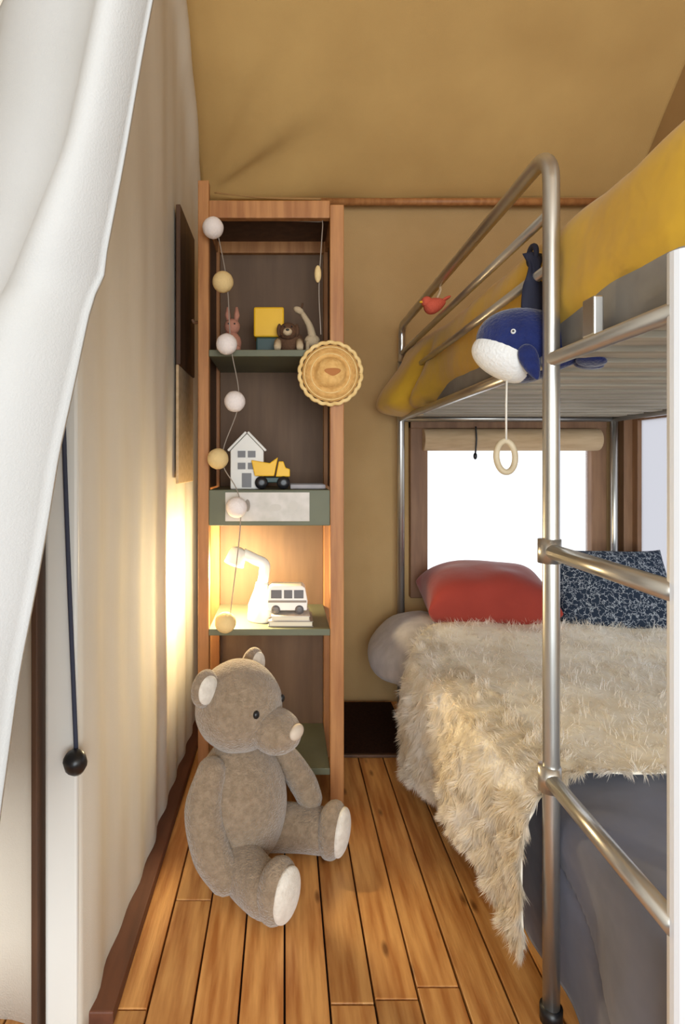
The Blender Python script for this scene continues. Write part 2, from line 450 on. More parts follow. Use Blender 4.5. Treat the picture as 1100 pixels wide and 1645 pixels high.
under(MB().tube(bezier([(0.875, YB - 0.092, 1.30), (0.877, YB - 0.096, 1.245), (0.876, YB - 0.09, 1.20), (0.872, YB - 0.094, 1.17)], 6), 0.004, 8).ell((0.872, YB - 0.094, 1.165), (0.009, 0.009, 0.016)).build('blind_toggle', M_BLACK, smooth=True), w1)

# tent pole along the eaves
t1 = MB().tube([(0.17, YB - 0.05, 2.348), (XR - 0.01, YB - 0.05, 2.348)], 0.016, 14).build('trim_1', M_SHELFWOOD, smooth=True); tag(t1, kind='structure')
# corner post at the back right
t2 = MB().box(1.575, 1.622, YB - 0.055, YB - 0.01, 0, 2.36).build('trim_2', M_FRAMEWOOD, bevel=0.004); tag(t2, kind='structure')
# white door post at the front left
t3 = MB().box(-0.462, -0.399, 1.115, 1.155, 0, 3.3).build('trim_3', M_WHITEWOOD, bevel=0.006); tag(t3, kind='structure')
# canvas beside the door post
def pwall(u, v):
    x = -1.1 + u * 0.625; z = v * 4.0
    return Vector((x, 1.17 + 0.012 * math.sin(x * 30) + 0.01 * nz(x * 4, z), z))
wf = MB().grid(pwall, 24, 24).build('wall_front', M_WALLL, smooth=True, solid=0.006); tag(wf, kind='structure')
t4 = MB().box(-0.482, -0.470, 1.10, 1.14, 0, 3.0).build('trim_4', M_DARKWOOD, bevel=0.002); tag(t4, kind='structure')

# unseen front room around the viewer, added to cut the daylight on the flap
ov = MB().box(-1.12, -1.112, -2.2, 1.17, 0, 4.6).build('wall_left', M_WALLL); tag(ov, kind='structure')
ov = MB().box(XR, XR + 0.008, -2.2, 0.3, 0, 4.6).build('wall_right', M_WALLL); tag(ov, kind='structure')
ov = MB().grid(lambda u, v: Vector((-1.13 + u * (XR + 1.15), 0.75 - v * 2.95, 4.375 - v * 2.05)), 4, 4).build('ceiling', M_ROOF, solid=0.006); tag(ov, kind='structure')
ov = MB().grid(lambda u, v: Vector((-1.13 + u * 0.74, YB - 1.6 - v * 0.4, ZW + 1.6 + v * 0.4)), 4, 4).build('ceiling', M_ROOF, solid=0.006); tag(ov, kind='structure')

# ---------------------------------------------------------------- canvas door flap, swept aside
R_EDGE = [(0.50, -0.350), (0.734, -0.324), (0.893, -0.301), (1.05, -0.272), (1.14, -0.257), (1.216, -0.240), (1.316, -0.219), (1.351, -0.207), (1.40, -0.197), (1.479, -0.182), (1.656, -0.150), (1.95, -0.098)]
B_EDGE = [(0.50, -0.52), (0.893, -0.46), (1.14, -0.41), (1.30, -0.345), (1.344, -0.312), (1.479, -0.253), (1.656, -0.214), (1.95, -0.158)]
def flap(u, v):
    z = 0.50 + v * 1.45
    xr = lerp_tab(R_EDGE, z); xb = lerp_tab(B_EDGE, z)
    if u < 0.5:                                     # broad panel falling away behind the turned hem
        t = u / 0.5
        x = (xb - 0.42) + t * 0.42; y = 0.640 + 0.46 * (1 - t) ** 1.05 + 0.02 * math.sin(t * 9)
        y += 0.03 * sstep(0.7, 1.0, t)
    else:                                           # the bright hem band, softly rounded
        t = (u - 0.5) / 0.5
        x = xb + t * (xr - xb); y = 0.668 - 0.045 * max(0.0, math.sin(PI * min(1, t * 1.05))) ** 0.8 - 0.008 * t
    crease = math.exp(-((z - 1.335 - 0.25 * (x + 0.24)) / 0.018) ** 2)
    y += 0.010 * crease * (1 if u > 0.4 else 0.4)
    y += 0.004 * nz(x * 9, z * 5, 3)
    return Vector((x, y, z))
fp = MB().grid(flap, 48, 60).build('canvas_flap', M_FLAP, smooth=True, solid=0.005, origin=(-0.3, 0.68, 0.5))
tag(fp, 'white canvas tent door flap swept aside in the left foreground', 'tent flap')

dc = empty('drawcord', (-0.394, 1.10, 0.567), 'thin dark drawcord with a black toggle hanging by the white door post', 'cord')
under(MB().tube(bezier([(-0.432, 1.106, 1.75), (-0.428, 1.108, 1.4), (-0.421, 1.108, 1.149), (-0.412, 1.108, 0.9), (-0.403, 1.104, 0.72), (-0.396, 1.10, 0.585)], 6), 0.0045, 8).build('cord', M_DARKCORD, smooth=True), dc)
under(MB().lathe([(0.004, -0.022), (0.015, -0.020), (0.021, -0.008), (0.021, 0.010), (0.016, 0.018), (0.006, 0.022)], 16, Matrix.Translation((-0.394, 1.09, 0.566)) @ Matrix.Rotation(0.5, 4, 'X')).build('toggle', M_BLACK, smooth=True), dc)

# dark sheet painting in the floor shade between shelf and bed
fm = empty('floor_shade_patch', (0.37, 2.47, 0), 'dark brown sheet as painted shade on the floor at the back between shelf and bed', 'painted shade')
under(MB().box(0.205, 0.50, 2.235, 2.72, 0.0005, 0.012).build('shade_patch_body', mat('dark_floor_shade', srgb(48, 29, 20), 0.95, col2=srgb(38, 22, 15), nscale=90, spec=0.1), bevel=0.003), fm)
under(MB().box(0.205, 0.50, 2.222, 2.2345, 0.0005, 0.011).build('shade_patch_edge', M_DARKWOOD, bevel=0.002), fm)

# narrow strip, dark above and pale below, on the left wall beside the shelf
bd = empty('wall_strip', (XL + 0.01, 2.14, 1.05), 'narrow dark strip with a pale lower panel on the left wall beside the shelf', 'wall board')
under(MB().box(XL + 0.012, XL + 0.028, 1.985, 2.30, 1.47, 2.02).build('upper_panel', M_DARKWOOD, bevel=0.003), bd)
under(MB().box(XL + 0.012, XL + 0.022, 1.985, 2.30, 1.06, 1.47).build('lower_panel', M_BLINDROLL, bevel=0.003), bd)

# ---------------------------------------------------------------- tall shelf
SX0, SX1, SY0, SY1 = -0.286, 0.196, 1.91, 2.262
sh = empty('tall_shelf', (-0.045, 2.08, 0), 'tall narrow open wooden shelf with grey-green boards against the back of the tent', 'shelf')
for (x0, x1, y0, y1, zt) in ((SX0, SX0 + 0.036, SY0, SY0 + 0.036, 2.065), (SX1 - 0.046, SX1, SY0, SY0 + 0.036, 1.985), (SX0, SX0 + 0.036, SY1 - 0.036, SY1, 1.985), (SX1 - 0.046, SX1, SY1 - 0.036, SY1, 1.985)):
    under(MB().box(x0, x1, y0, y1, 0, zt).build('post', M_SHELFWOOD, bevel=0.003), sh)
under(MB().box(SX0 + 0.036, SX1 - 0.046, SY0 + 0.003, SY0 + 0.033, 1.942, 2.0).build('top_rail', M_SHELFWOOD, bevel=0.003), sh)
under(MB().box(SX0 + 0.036, SX1 - 0.046, SY1 - 0.033, SY1 - 0.003, 1.942, 2.0).build('top_rail', M_SHELFWOOD, bevel=0.003), sh)
for x0, x1 in ((SX0 + 0.004, SX0 + 0.03), (SX1 - 0.04, SX1 - 0.008)):
    under(MB().box(x0, x1, SY0 + 0.036, SY1 - 0.036, 1.942, 1.985).build('side_rail', M_SHELFWOOD, bevel=0.003), sh)
under(MB().box(SX0 + 0.037, SX1 - 0.047, SY1 - 0.014, SY1 - 0.004, 0.10, 1.94).build('back_panel', M_BACKPANEL), sh)
under(MB().box(SX0 + 0.002, SX1 - 0.002, SY0 + 0.036, SY1 - 0.014, 1.985, 1.998).build('top_board', M_DARKWOOD), sh)
# side panels of the two upper compartments (the lamp compartment is open at its sides)
for x0, x1 in ((SX0 + 0.012, SX0 + 0.024), (SX1 - 0.030, SX1 - 0.018)):
    under(MB().box(x0, x1, SY0 + 0.036, SY1 - 0.036, 1.045, 1.942).build('side_panel', M_DARKWOOD), sh)
for zt, th, ys in ((1.505, 0.022, SY0 - 0.002), (0.585, 0.022, SY0 - 0.004), (0.123, 0.022, SY0 + 0.002)):
    under(MB().box(SX0 + 0.0365, SX1 - 0.0465, ys, SY1 - 0.015, zt - th, zt).build('shelf_board', M_GREEN, bevel=0.002), sh)
dr = under(MB().box(SX0 + 0.0365, SX1 - 0.0465, SY0 - 0.003, SY1 - 0.015, 0.925, 1.043).build('drawer', M_GREEN, bevel=0.003), sh)
lb = MB().box(-0.195, 0.082, SY0 - 0.007, SY0 - 0.0035, 0.940, 1.035).build('name_card', M_LABEL, bevel=0.001); under(lb, sh); lb.parent = dr; lb.matrix_parent_inverse = Matrix.Identity(4)
# faint grey drawing on the card
for (cx, cz, rx, rz) in ((-0.150, 0.985, 0.018, 0.024), (-0.122, 0.992, 0.009, 0.020), (-0.03, 0.985, 0.02, 0.012), (0.03, 0.992, 0.014, 0.016)):
    q = MB().lathe([(1, 0), (1, 1)], 20, Matrix.Translation((cx, SY0 - 0.0072, cz)) @ Matrix.Rotation(PI / 2, 4, 'X') @ Matrix.Diagonal((rx, rz, 0.0006, 1)))
    q = q.build('printed_mark', M_PRINT if cx > -0.14 and cx < -0.1 else mat('faint_print', srgb(200, 195, 187), 0.8)); under(q, sh); q.parent = dr; q.matrix_parent_inverse = Matrix.Identity(4)
under(MB().tube(bezier([(SX0 + 0.004, SY0 + 0.016, 1.60), (SX0 - 0.012, SY0 + 0.0, 1.595), (SX0 - 0.018, SY0 - 0.004, 1.605)], 5), 0.005, 8).build('hook', M_DARKWOOD, smooth=True), sh)

# ---------------------------------------------------------------- cotton ball string lights
yb = SY0 - 0.045
balls = [(342, 366, 'w'), (358, 453, 'c'), (364, 553, 'w'), (377, 645, 'w'), (350, 737, 'c'), (380, 815, 'w'), (362, 1000, 'c')]
sB = F / yb
bp = [((x - 457) / sB, yb, EYE + (746 - y) / sB, c) for x, y, c in balls]
sl = empty('string_lights', (bp[0][0], yb, bp[-1][2]), 'string of white and cream cotton ball lights hanging down the left of the shelf', 'string lights')
zr = 1.975
path = [(0.118, yb + 0.02, 1.55), (0.112, yb + 0.02, 1.70), (0.121, yb + 0.022, 1.86), (0.126, SY0 + 0.02, 1.935), (0.11, SY0 + 0.042, 1.945), (-0.05, SY0 + 0.042, 1.95), (-0.2, SY0 + 0.042, 1.95), (-0.222, SY0 + 0.02, 1.936)]
path += [(b[0] + 0.012, yb + 0.012, b[2]) for b in bp] 
under(MB().tube(bezier(path, 8), 0.0018, 6).build('cord', M_WIRE, smooth=True), sl)
for (x, y, z, c) in bp:
    def bf(d): return d * (1 + 0.03 * nz(d.x * 3 + x * 50, d.y * 3, d.z * 3))
    under(MB().ell((x, y, z), (0.034, 0.034, 0.034), fn=bf).build('cotton_ball', M_BALLW if c == 'w' else M_BALLC, smooth=True), sl)
under(MB().ell((0.108, yb + 0.014, 1.745), (0.011, 0.011, 0.028)).build('small_bulb', M_BALLC, smooth=True), sl)

# ---------------------------------------------------------------- round straw hat on the right shelf post
hx, hz, hy = 0.150, 1.425, SY0 - 0.012
ht = empty('straw_hat', (hx, hy, hz), 'round woven straw hat with a pale scalloped rim hung on the shelf post', 'hat')
MX = Matrix.Rotation(PI / 2, 4, 'X')            # +z of the profile points at the viewer
br = MB().lathe([(0.006, 0.0), (0.05, -0.001), (0.092, 0.002), (0.093, 0.005), (0.06, 0.006), (0.052, 0.010), (0.048, 0.026), (0.036, 0.036), (0.015, 0.040), (0.004, 0.0405)], 40, MX)
br.build('crown_and_brim', M_STRAW, parent=ht, smooth=True)
for q in range(3):
    MB().tube([(math.cos(a) * rr, -0.006 - 0.0, math.sin(a) * rr) for rr in (0.064 + 0.011 * q,) for a in [2 * PI * i / 48 for i in range(49)]], 0.0022, 6, caps=False).build('straw_coil', M_STRAWRIM if q != 1 else M_STRAW, parent=ht, smooth=True)
rim = []
for i in range(145):
    a = 2 * PI * i / 144; rr = 0.0985 + 0.004 * abs(math.sin(a * 11))
    rim.append((math.cos(a) * rr, -0.004, math.sin(a) * rr))
MB().tube(rim, 0.0065, 8, caps=False).build('scalloped_rim', M_STRAWRIM, parent=ht, smooth=True)
MB().ell((0.004, -0.0395, -0.001), (0.024, 0.0022, 0.013), fn=lambda d: Vector((d.x * (1 + 0.5 * d.z), d.y, d.z))).build('crown_mark', M_STRAWDARK, parent=ht, smooth=True)  # flat, darker brown mark on the crown

# ---------------------------------------------------------------- things on the shelf
# top compartment
z1 = 1.505
yc = empty('yellow_cube', (-0.055, 2.06, z1), 'yellow box standing on a dark teal block on the top shelf board', 'toy box')
under(MB().box(-0.108, -0.002, 2.02, 2.11, z1 + 0.068, z1 + 0.172).build('lid_box', M_TOYYEL, bevel=0.006), yc)
under(MB().box(-0.100, -0.012, 2.025, 2.105, z1, z1 + 0.068).build('base_block', M_TOYTEAL, bevel=0.006), yc)
yc['label'] = 'yellow cube toy box with a dark teal base on the top shelf board'
bn = empty('toy_rabbit', (-0.185, 2.0, z1), 'dusty pink plush rabbit sitting at the left of the top shelf board', 'plush toy')
under(MB().ell((-0.185, 2.0, z1 + 0.04), (0.036, 0.034, 0.042)).build('body', M_PINK, smooth=True), bn)
under(MB().ell((-0.180, 1.99, z1 + 0.095), (0.027, 0.026, 0.027)).build('head', M_PINK, smooth=True), bn)
for s_ in (-1, 1):
    under(MB().tube([(-0.180 + s_ * 0.012, 1.992, z1 + 0.112), (-0.180 + s_ * 0.016, 1.994, z1 + 0.135), (-0.180 + s_ * 0.015, 1.992, z1 + 0.163)], [0.006, 0.010, 0.004], 10).build('ear', M_PINK, smooth=True), bn)
    under(MB().ell((-0.180 + s_ * 0.010, 1.966, z1 + 0.100), (0.003, 0.003, 0.003)).build('eye', M_BLACK, smooth=True), bn)
    under(MB().ell((-0.185 + s_ * 0.022, 1.968, z1 + 0.014), (0.014, 0.020, 0.013)).build('foot', M_PINK, smooth=True), bn)
pm = empty('plush_dog', (0.025, 2.0, z1), 'dark brown plush dog with beige muzzle and paws on the top shelf board', 'plush toy')
under(MB().ell((0.02, 2.02, z1 + 0.045), (0.048, 0.04, 0.046)).build('body', M_TOYBROWN, smooth=True), pm)
under(MB().ell((0.012, 1.985, z1 + 0.078), (0.032, 0.03, 0.03)).build('head', M_TOYBROWN, smooth=True), pm)
under(MB().ell((0.010, 1.957, z1 + 0.070), (0.016, 0.014, 0.013)).build('muzzle', M_TOYBEIGE, smooth=True), pm)
under(MB().ell((0.010, 1.943, z1 + 0.074), (0.006, 0.004, 0.004)).build('nose', M_BLACK, smooth=True), pm)
for s_ in (-1, 1):
    under(MB().ell((0.012 + s_ * 0.03, 1.985, z1 + 0.082), (0.009, 0.012, 0.022)).build('ear', M_TOYBROWN, smooth=True), pm)
    under(MB().tube([(0.014 + s_ * 0.036, 1.985, z1 + 0.045), (0.014 + s_ * 0.038, 1.968, z1 + 0.024), (0.014 + s_ * 0.038, 1.955, z1 + 0.013)], [0.012, 0.013, 0.011], 10).build('paw', M_TOYBEIGE, smooth=True), pm)
    under(MB().ell((0.012 + s_ * 0.012, 1.958, z1 + 0.088), (0.003, 0.003, 0.003)).build('eye', M_BLACK, smooth=True), pm)
gf = empty('toy_giraffe', (0.095, 2.06, z1), 'beige toy giraffe with a slanting neck at the right of the top shelf board', 'plush toy')
under(MB().ell((0.098, 2.06, z1 + 0.062), (0.028, 0.020, 0.022)).build('body', M_TOYBEIGE, smooth=True), gf)
under(MB().tube(bezier([(0.100, 2.06, z1 + 0.07), (0.088, 2.058, z1 + 0.115), (0.062, 2.055, z1 + 0.160)], 6), [0.016 - 0.0006 * i for i in range(13)], 10).build('neck', M_TOYBEIGE, smooth=True), gf)
under(MB().ell((0.050, 2.052, z1 + 0.168), (0.020, 0.011, 0.012), Matrix.Rotation(0.5, 4, 'Y')).build('head', M_TOYBEIGE, smooth=True), gf)
for s_ in (-1, 1):
    under(MB().tube([(0.060, 2.054 + s_ * 0.006, z1 + 0.174), (0.064, 2.054 + s_ * 0.008, z1 + 0.192)], [0.003, 0.0035], 8).build('horn', M_TOYBROWN, smooth=True), gf)
    for d in (-0.016, 0.016):
        under(MB().tube([(0.098 + d, 2.06 + s_ * 0.010, z1 + 0.06), (0.098 + d * 1.1, 2.06 + s_ * 0.012, z1)], [0.008, 0.007], 8).build('leg', M_TOYBEIGE, smooth=True), gf)

# middle compartment, on the drawer
z2 = 1.0435
hs = empty('toy_house', (-0.125, 1.99, z2), 'white wooden toy house with a pointed roof on the drawer top', 'toy house')
mb = MB()
hw, hd = 0.056, 0.03
prof = [(-hw, 0), (hw, 0), (hw, 0.13), (0, 0.188), (-hw, 0.13)]
vv = [(-0.127 + x, 1.985 + y, z2 + z) for y in (-hd, hd) for x, z in prof]
mb.add(vv, [(0, 1, 2, 3, 4), (9, 8, 7, 6, 5)] + [(i, i + 5, (i + 1) % 5 + 5, (i + 1) % 5) for i in range(5)])
under(mb.build('house_body', M_WHITEWOOD, bevel=0.003), hs)
for sgn in (-1, 1):
    R = Matrix.Translation((-0.127, 1.985, z2 + 0.190)) @ Matrix.Rotation(sgn * math.atan2(0.058, 0.056), 4, 'Y')
    under(MB().box(0 if sgn > 0 else -0.088, 0.088 if sgn > 0 else 0, -0.036, 0.036, 0.0, 0.008, R).build('roof_board', M_WHITEWOOD, bevel=0.002), hs)
for cx, cz, wx, wz in ((-0.145, 0.118, 0.013, 0.011), (-0.111, 0.118, 0.013, 0.011), (-0.145, 0.078, 0.013, 0.011), (-0.111, 0.078, 0.013, 0.011), (-0.128, 0.03, 0.016, 0.024)):
    under(MB().box(cx - wx, cx + wx, 1.952, 1.957, z2 + cz - wz, z2 + cz + wz).build('window' if cz > 0.05 else 'door', M_GREYGLASS), hs)
tr = empty('toy_truck', (-0.055, 1.97, z2), 'yellow toy tipper truck with black wheels beside the white toy house', 'toy truck')
under(MB().box(-0.092, 0.012, 1.945, 1.995, z2 + 0.022, z2 + 0.040).build('chassis', M_TOYTEAL, bevel=0.003), tr)
mb = MB(); pr = [(-0.10, 0.044), (-0.035, 0.044), (-0.022, 0.108), (-0.05, 0.088), (-0.112, 0.098)]
mb.add([(x, y, z2 + z) for y in (1.94, 2.0) for x, z in pr], [(0, 1, 2, 3, 4), (9, 8, 7, 6, 5)] + [(i, i + 5, (i + 1) % 5 + 5, (i + 1) % 5) for i in range(5)])
under(mb.build('tipper_bed', M_TOYYEL, bevel=0.003), tr)
mb = MB(); pr = [(-0.030, 0.042), (0.018, 0.042), (0.018, 0.068), (0.004, 0.072), (-0.004, 0.094), (-0.020, 0.094)]
mb.add([(x, y, z2 + z) for y in (1.945, 1.995) for x, z in pr], [tuple(range(6)), tuple(range(11, 5, -1))] + [(i, i + 6, (i + 1) % 6 + 6, (i + 1) % 6) for i in range(6)])
under(mb.build('cab', M_TOYYEL, bevel=0.003), tr)
for wx in (-0.078, -0.004):
    for wy in (1.942, 1.998):
        under(MB().lathe([(0.006, -0.009), (0.020, -0.008), (0.022, 0.0), (0.020, 0.008), (0.006, 0.009)], 20, Matrix.Translation((wx, wy, z2 + 0.022)) @ MX).build('wheel', M_BLACK, smooth=True), tr)
bk0 = MB().box(0.02, 0.14, 1.98, 2.12, z2, z2 + 0.014).build('grey_book', M_GREYDUVET, bevel=0.002, origin=(0.08, 2.05, z2))
tag(bk0, 'thin grey book lying right of the yellow toy truck', 'book')

# lamp compartment
z3 = 0.5855
lp = empty('desk_lamp', (-0.062, 2.02, z3), 'white bent-neck desk lamp glowing in the middle of the shelf', 'lamp')
under(MB().lathe([(0.050, 0.0), (0.052, 0.006), (0.050, 0.03), (0.048, 0.055), (0.036, 0.085), (0.026, 0.11), (0.022, 0.13)], 28, Matrix.Translation((-0.078, 2.02, z3))).build('base', M_LAMP, smooth=True), lp)
under(MB().tube(bezier([(-0.078, 2.02, z3 + 0.115), (-0.070, 2.02, z3 + 0.165), (-0.072, 2.02, z3 + 0.195), (-0.105, 2.02, z3 + 0.212), (-0.145, 2.015, z3 + 0.232)], 6), 0.019, 14).build('neck', M_LAMP, smooth=True), lp)
RH = Matrix.Translation((-0.166, 2.012, z3 + 0.222)) @ Matrix.Rotation(0.35, 4, 'Y')
shade = MB()
n = 24; pr = [(0.012, 0.032), (0.026, 0.026), (0.032, 0.008), (0.036, -0.030), (0.033, -0.030), (0.029, 0.006), (0.020, 0.022)]
vv = [RH @ Vector((r * math.cos(2 * PI * k / n), r * math.sin(2 * PI * k / n), z)) for r, z in pr for k in range(n)]
ff = [(i * n + k, i * n + (k + 1) % n, (i + 1) * n + (k + 1) % n, (i + 1) * n + k) for i in range(len(pr) - 1) for k in range(n)] + [tuple(range(n))]
under(shade.add(vv, ff).build('shade', M_LAMP, smooth=True), lp)
under(MB().ell(RH @ Vector((0, 0, -0.016)), (0.018, 0.018, 0.020)).build('bulb', M_BULB, smooth=True), lp)
ld = bpy.data.lights.new('lamp_glow', 'POINT'); ld.energy = 17.0; ld.color = (1.0, 0.80, 0.45); ld.shadow_soft_size = 0.03
lo_ = bpy.data.objects.new('lamp_glow', ld); COL.objects.link(lo_); lo_.location = RH @ Vector((0, 0, -0.055)); under(lo_, lp)

vn = empty('toy_van', (0.01, 1.99, z3 + 0.034), 'small white toy camper van with dark windows standing on flat books', 'toy van')
zv = z3 + 0.034
mb = MB(); pr = [(-0.056, 0.012), (0.076, 0.012), (0.078, 0.045), (0.070, 0.088), (0.060, 0.096), (-0.044, 0.096), (-0.054, 0.088), (-0.060, 0.045)]
mb.add([(x, y, zv + z) for y in (1.96, 2.03) for x, z in pr], [tuple(range(8)), tuple(range(15, 7, -1))] + [(i, i + 8, (i + 1) % 8 + 8, (i + 1) % 8) for i in range(8)])
under(mb.build('van_body', M_LAMP, bevel=0.004), vn)
for x0, x1 in ((-0.046, -0.010), (-0.002, 0.026), (0.032, 0.064)):
    under(MB().box(x0, x1, 1.9575, 1.9605, zv + 0.054, zv + 0.082).build('window', M_GREYGLASS, bevel=0.001), vn)
under(MB().box(-0.056, 0.074, 1.957, 1.9605, zv + 0.040, zv + 0.047).build('stripe', M_PRINT), vn)
for wx in (-0.030, 0.050):
    for wy in (1.962, 2.028):
        under(MB().lathe([(0.005, -0.006), (0.014, -0.006), (0.0155, 0), (0.014, 0.006), (0.005, 0.006)], 18, Matrix.Translation((wx, wy, zv + 0.0156)) @ MX).build('wheel', M_GREYGLASS, smooth=True), vn)
def book(name, x0, x1, y0, y1, zb, zt, cov, label):
    e = empty(name, ((x0 + x1) / 2, (y0 + y1) / 2, zb), label, 'book')
    under(MB().box(x0, x1, y0, y1, zb, zb + 0.002).build('cover', cov), e)
    under(MB().box(x0, x1, y0, y1, zt - 0.002, zt).build('cover', cov), e)
    under(MB().box(x0 + 0.002, x0 + 0.004, y0, y1, zb + 0.002, zt - 0.002).build('spine', cov), e)
    under(MB().box(x0 + 0.004, x1 - 0.003, y0 + 0.003, y1 - 0.003, zb + 0.002, zt - 0.002).build('pages', M_PAPER), e)
book('picture_book', -0.055, 0.095, 1.93, 2.06, z3, z3 + 0.018, M_PRINT, 'lower of the two flat books under the white toy van')
book('picture_book', -0.045, 0.085, 1.935, 2.055, z3 + 0.018, z3 + 0.034, M_LABEL, 'upper of the two flat books under the white toy van')

# ---------------------------------------------------------------- teddy bear
FV = Vector((0.85, -0.527, 0)).normalized(); RV = Vector((-FV.y * -1, -FV.x, 0)); RV = Vector((FV.y, -FV.x, 0))
O = Vector((-0.122, 1.637, 0))
BM = Matrix((( FV.x, -RV.x, 0, O.x), (FV.y, -RV.y, 0, O.y), (0, 0, 1, 0), (0, 0, 0, 1)))   # local x forward, y to the far side, z up
bear = empty('teddy_bear', O, 'large taupe plush teddy bear with cream soles sitting on the wooden floor', 'plush toy')
def fuzz(seed, amp=0.02, sc=4):
    def f(d): return d * (1 + amp * nz(d.x * sc + seed, d.y * sc, d.z * sc))
    return f
def bell(name, c, r, m=M_BEAR, rot=None, parent=None, fn=None, nu=36, nv=24):
    Mx = BM.to_3x3().to_4x4()
    if rot is not None: Mx = Mx @ rot
    o = MB().ell(BM @ Vector(c), r, Mx, nu=nu, nv=nv, fn=fn).build(name, m, smooth=True)
    return under(o, bear)
def torso(d):
    k = 1 - 0.22 * max(0, d.z) ** 1.5 + 0.05 * max(0, -d.z)
    return Vector((d.x * k, d.y * k, d.z)) * (1 + 0.015 * nz(d.x * 3, d.y * 3, d.z * 3))
bell('torso', (-0.005, 0, 0.185), (0.130, 0.142, 0.186), fn=torso)
def headf(d):
    k = 1 + 0.07 * max(0, -d.z) - 0.05 * max(0, d.z) ** 2
    return Vector((d.x * k, d.y * k, d.z)) * (1 + 0.015 * nz(d.x * 3 + 9, d.y * 3, d.z * 3))
bell('head', (-0.008, 0, 0.447), (0.122, 0.126, 0.124), fn=headf)
bell('muzzle', (0.112, 0.0, 0.402), (0.074, 0.070, 0.058), rot=Matrix.Rotation(0.12, 4, 'Y'), fn=fuzz(3))
bell('nose', (0.181, 0.0, 0.414), (0.014, 0.030, 0.020), M_NOSE)
for s_, nm in ((-1, 'near'), (1, 'far')):
    bell('eye', (0.095, s_ * 0.064, 0.464), (0.008, 0.010, 0.011), M_BLACK)
    ear = bell('ear', (-0.040, s_ * 0.112, 0.522), (0.024, 0.050, 0.050), rot=Matrix.Rotation(s_ * 0.5, 4, 'X'))
    ei = bell('inner_ear', (-0.026, s_ * 0.116, 0.522), (0.014, 0.038, 0.038), M_SOLE, rot=Matrix.Rotation(s_ * 0.5, 4, 'X'))
def limb(name, pts, rs, m=M_BEAR):
    P = bezier([BM @ Vector(p) for p in pts], 8)
    R = []
    for i in range(len(P)):
        t = i / (len(P) - 1) * (len(rs) - 1); a = int(min(t, len(rs) - 2)); R.append(rs[a] + (rs[a + 1] - rs[a]) * (t - a))
    # round the ends
    d0 = (P[0] - P[1]).normalized(); d1 = (P[-1] - P[-2]).normalized(); r0, r1 = R[0], R[-1]
    Ph = [P[0] + d0 * r0 * math.sin(a) for a in (1.5, 1.2, 0.8, 0.4)]; Rh = [r0 * math.cos(a) for a in (1.5, 1.2, 0.8, 0.4)]
    Pt = [P[-1] + d1 * r1 * math.sin(a) for a in (0.4, 0.8, 1.2, 1.5)]; Rt = [r1 * math.cos(a) for a in (0.4, 0.8, 1.2, 1.5)]
    return under(MB().tube(Ph + P + Pt, Rh + R + Rt, 24).build(name, m, smooth=True), bear)
limb('arm', [(-0.02, -0.108, 0.300), (-0.015, -0.148, 0.22), (0.02, -0.160, 0.13), (0.055, -0.150, 0.075)], [0.040, 0.050, 0.050, 0.044])
limb('arm', [(0.03, 0.105, 0.310), (0.07, 0.145, 0.24), (0.105, 0.165, 0.18), (0.125, 0.170, 0.140)], [0.034, 0.040, 0.042, 0.038])
for s_, fx, fy in ((-1, 0.215, -0.130), (1, 0.222, 0.152)):
    limb('leg', [(0.03, s_ * 0.075, 0.075), (0.11, fy * 0.85, 0.068), (fx - 0.05, fy, 0.068)], [0.066, 0.064, 0.062])
    rz = Matrix.Rotation(s_ * 0.10, 4, 'Z') @ Matrix.Rotation(0.10, 4, 'Y')
    bell('foot', (fx - 0.012, fy, 0.082), (0.044, 0.062, 0.082), rot=rz, fn=fuzz(5 + s_))
    bell('sole', (fx + 0.016, fy + s_ * 0.002, 0.083), (0.0215, 0.050, 0.070), M_SOLE, rot=rz)

# ---------------------------------------------------------------- bunk bed
BX, BXR = 0.54, 1.53
YF, YLAD, YN = 2.69, 1.173, 0.7935
bed = empty('bunk_bed', (1.03, 1.74, 0), 'steel tube bunk bed with ladder and guard rails along the right wall', 'bunk bed')
def part(mb, name, m=M_METAL, **kw): return under(mb.build(name, m, smooth=True, **kw), bed)
TR = 0.0172
# ladder post that bends into the top guard rail
p = [(BX, YLAD, 0)] + [(BX, YLAD, z) for z in (0.4, 0.8, 1.2, 1.6, 1.70)]
p += [(BX, YLAD + 0.06 * (1 - math.cos(a)), 1.705 + 0.06 * math.sin(a)) for a in [PI / 2 * i / 6 for i in range(1, 7)]]
p += [(BX, y, 1.765) for y in (1.4, 1.8, 2.2, 2.5, 2.62)]
p += [(BX, 2.62 + 0.05 * math.sin(a), 1.715 + 0.05 * math.cos(a)) for a in [PI / 2 * i / 5 for i in range(1, 6)]]
p += [(BX, 2.67, z) for z in (1.68, 1.60)]
part(MB().tube(p, 0.0165, 14), 'ladder_post_and_guard_rail')
part(MB().tube([(BX, YLAD, 1.639), (BX, 2.665, 1.639)], 0.011, 12), 'guard_rail')
part(MB().tube([(BX, YLAD, 1.528), (BX, 2.665, 1.528)], 0.011, 12), 'guard_rail')
part(MB().tube([(BX, YF, 0), (BX, YF, 1.36), (BX, YF - 0.005, 1.60)], TR, 14), 'post')
part(MB().tube([(BXR, YF, 0), (BXR, YF, 1.62)], TR, 14), 'post')
under(MB().tube([(BX + 0.008, YN, 0), (BX + 0.008, YN, 1.418)], 0.0205, 18).build('end_post', M_WHITEMETAL, smooth=False), bed)
part(MB().tube([(BXR, YN, 0), (BXR, YN, 1.418)], TR, 14), 'post')
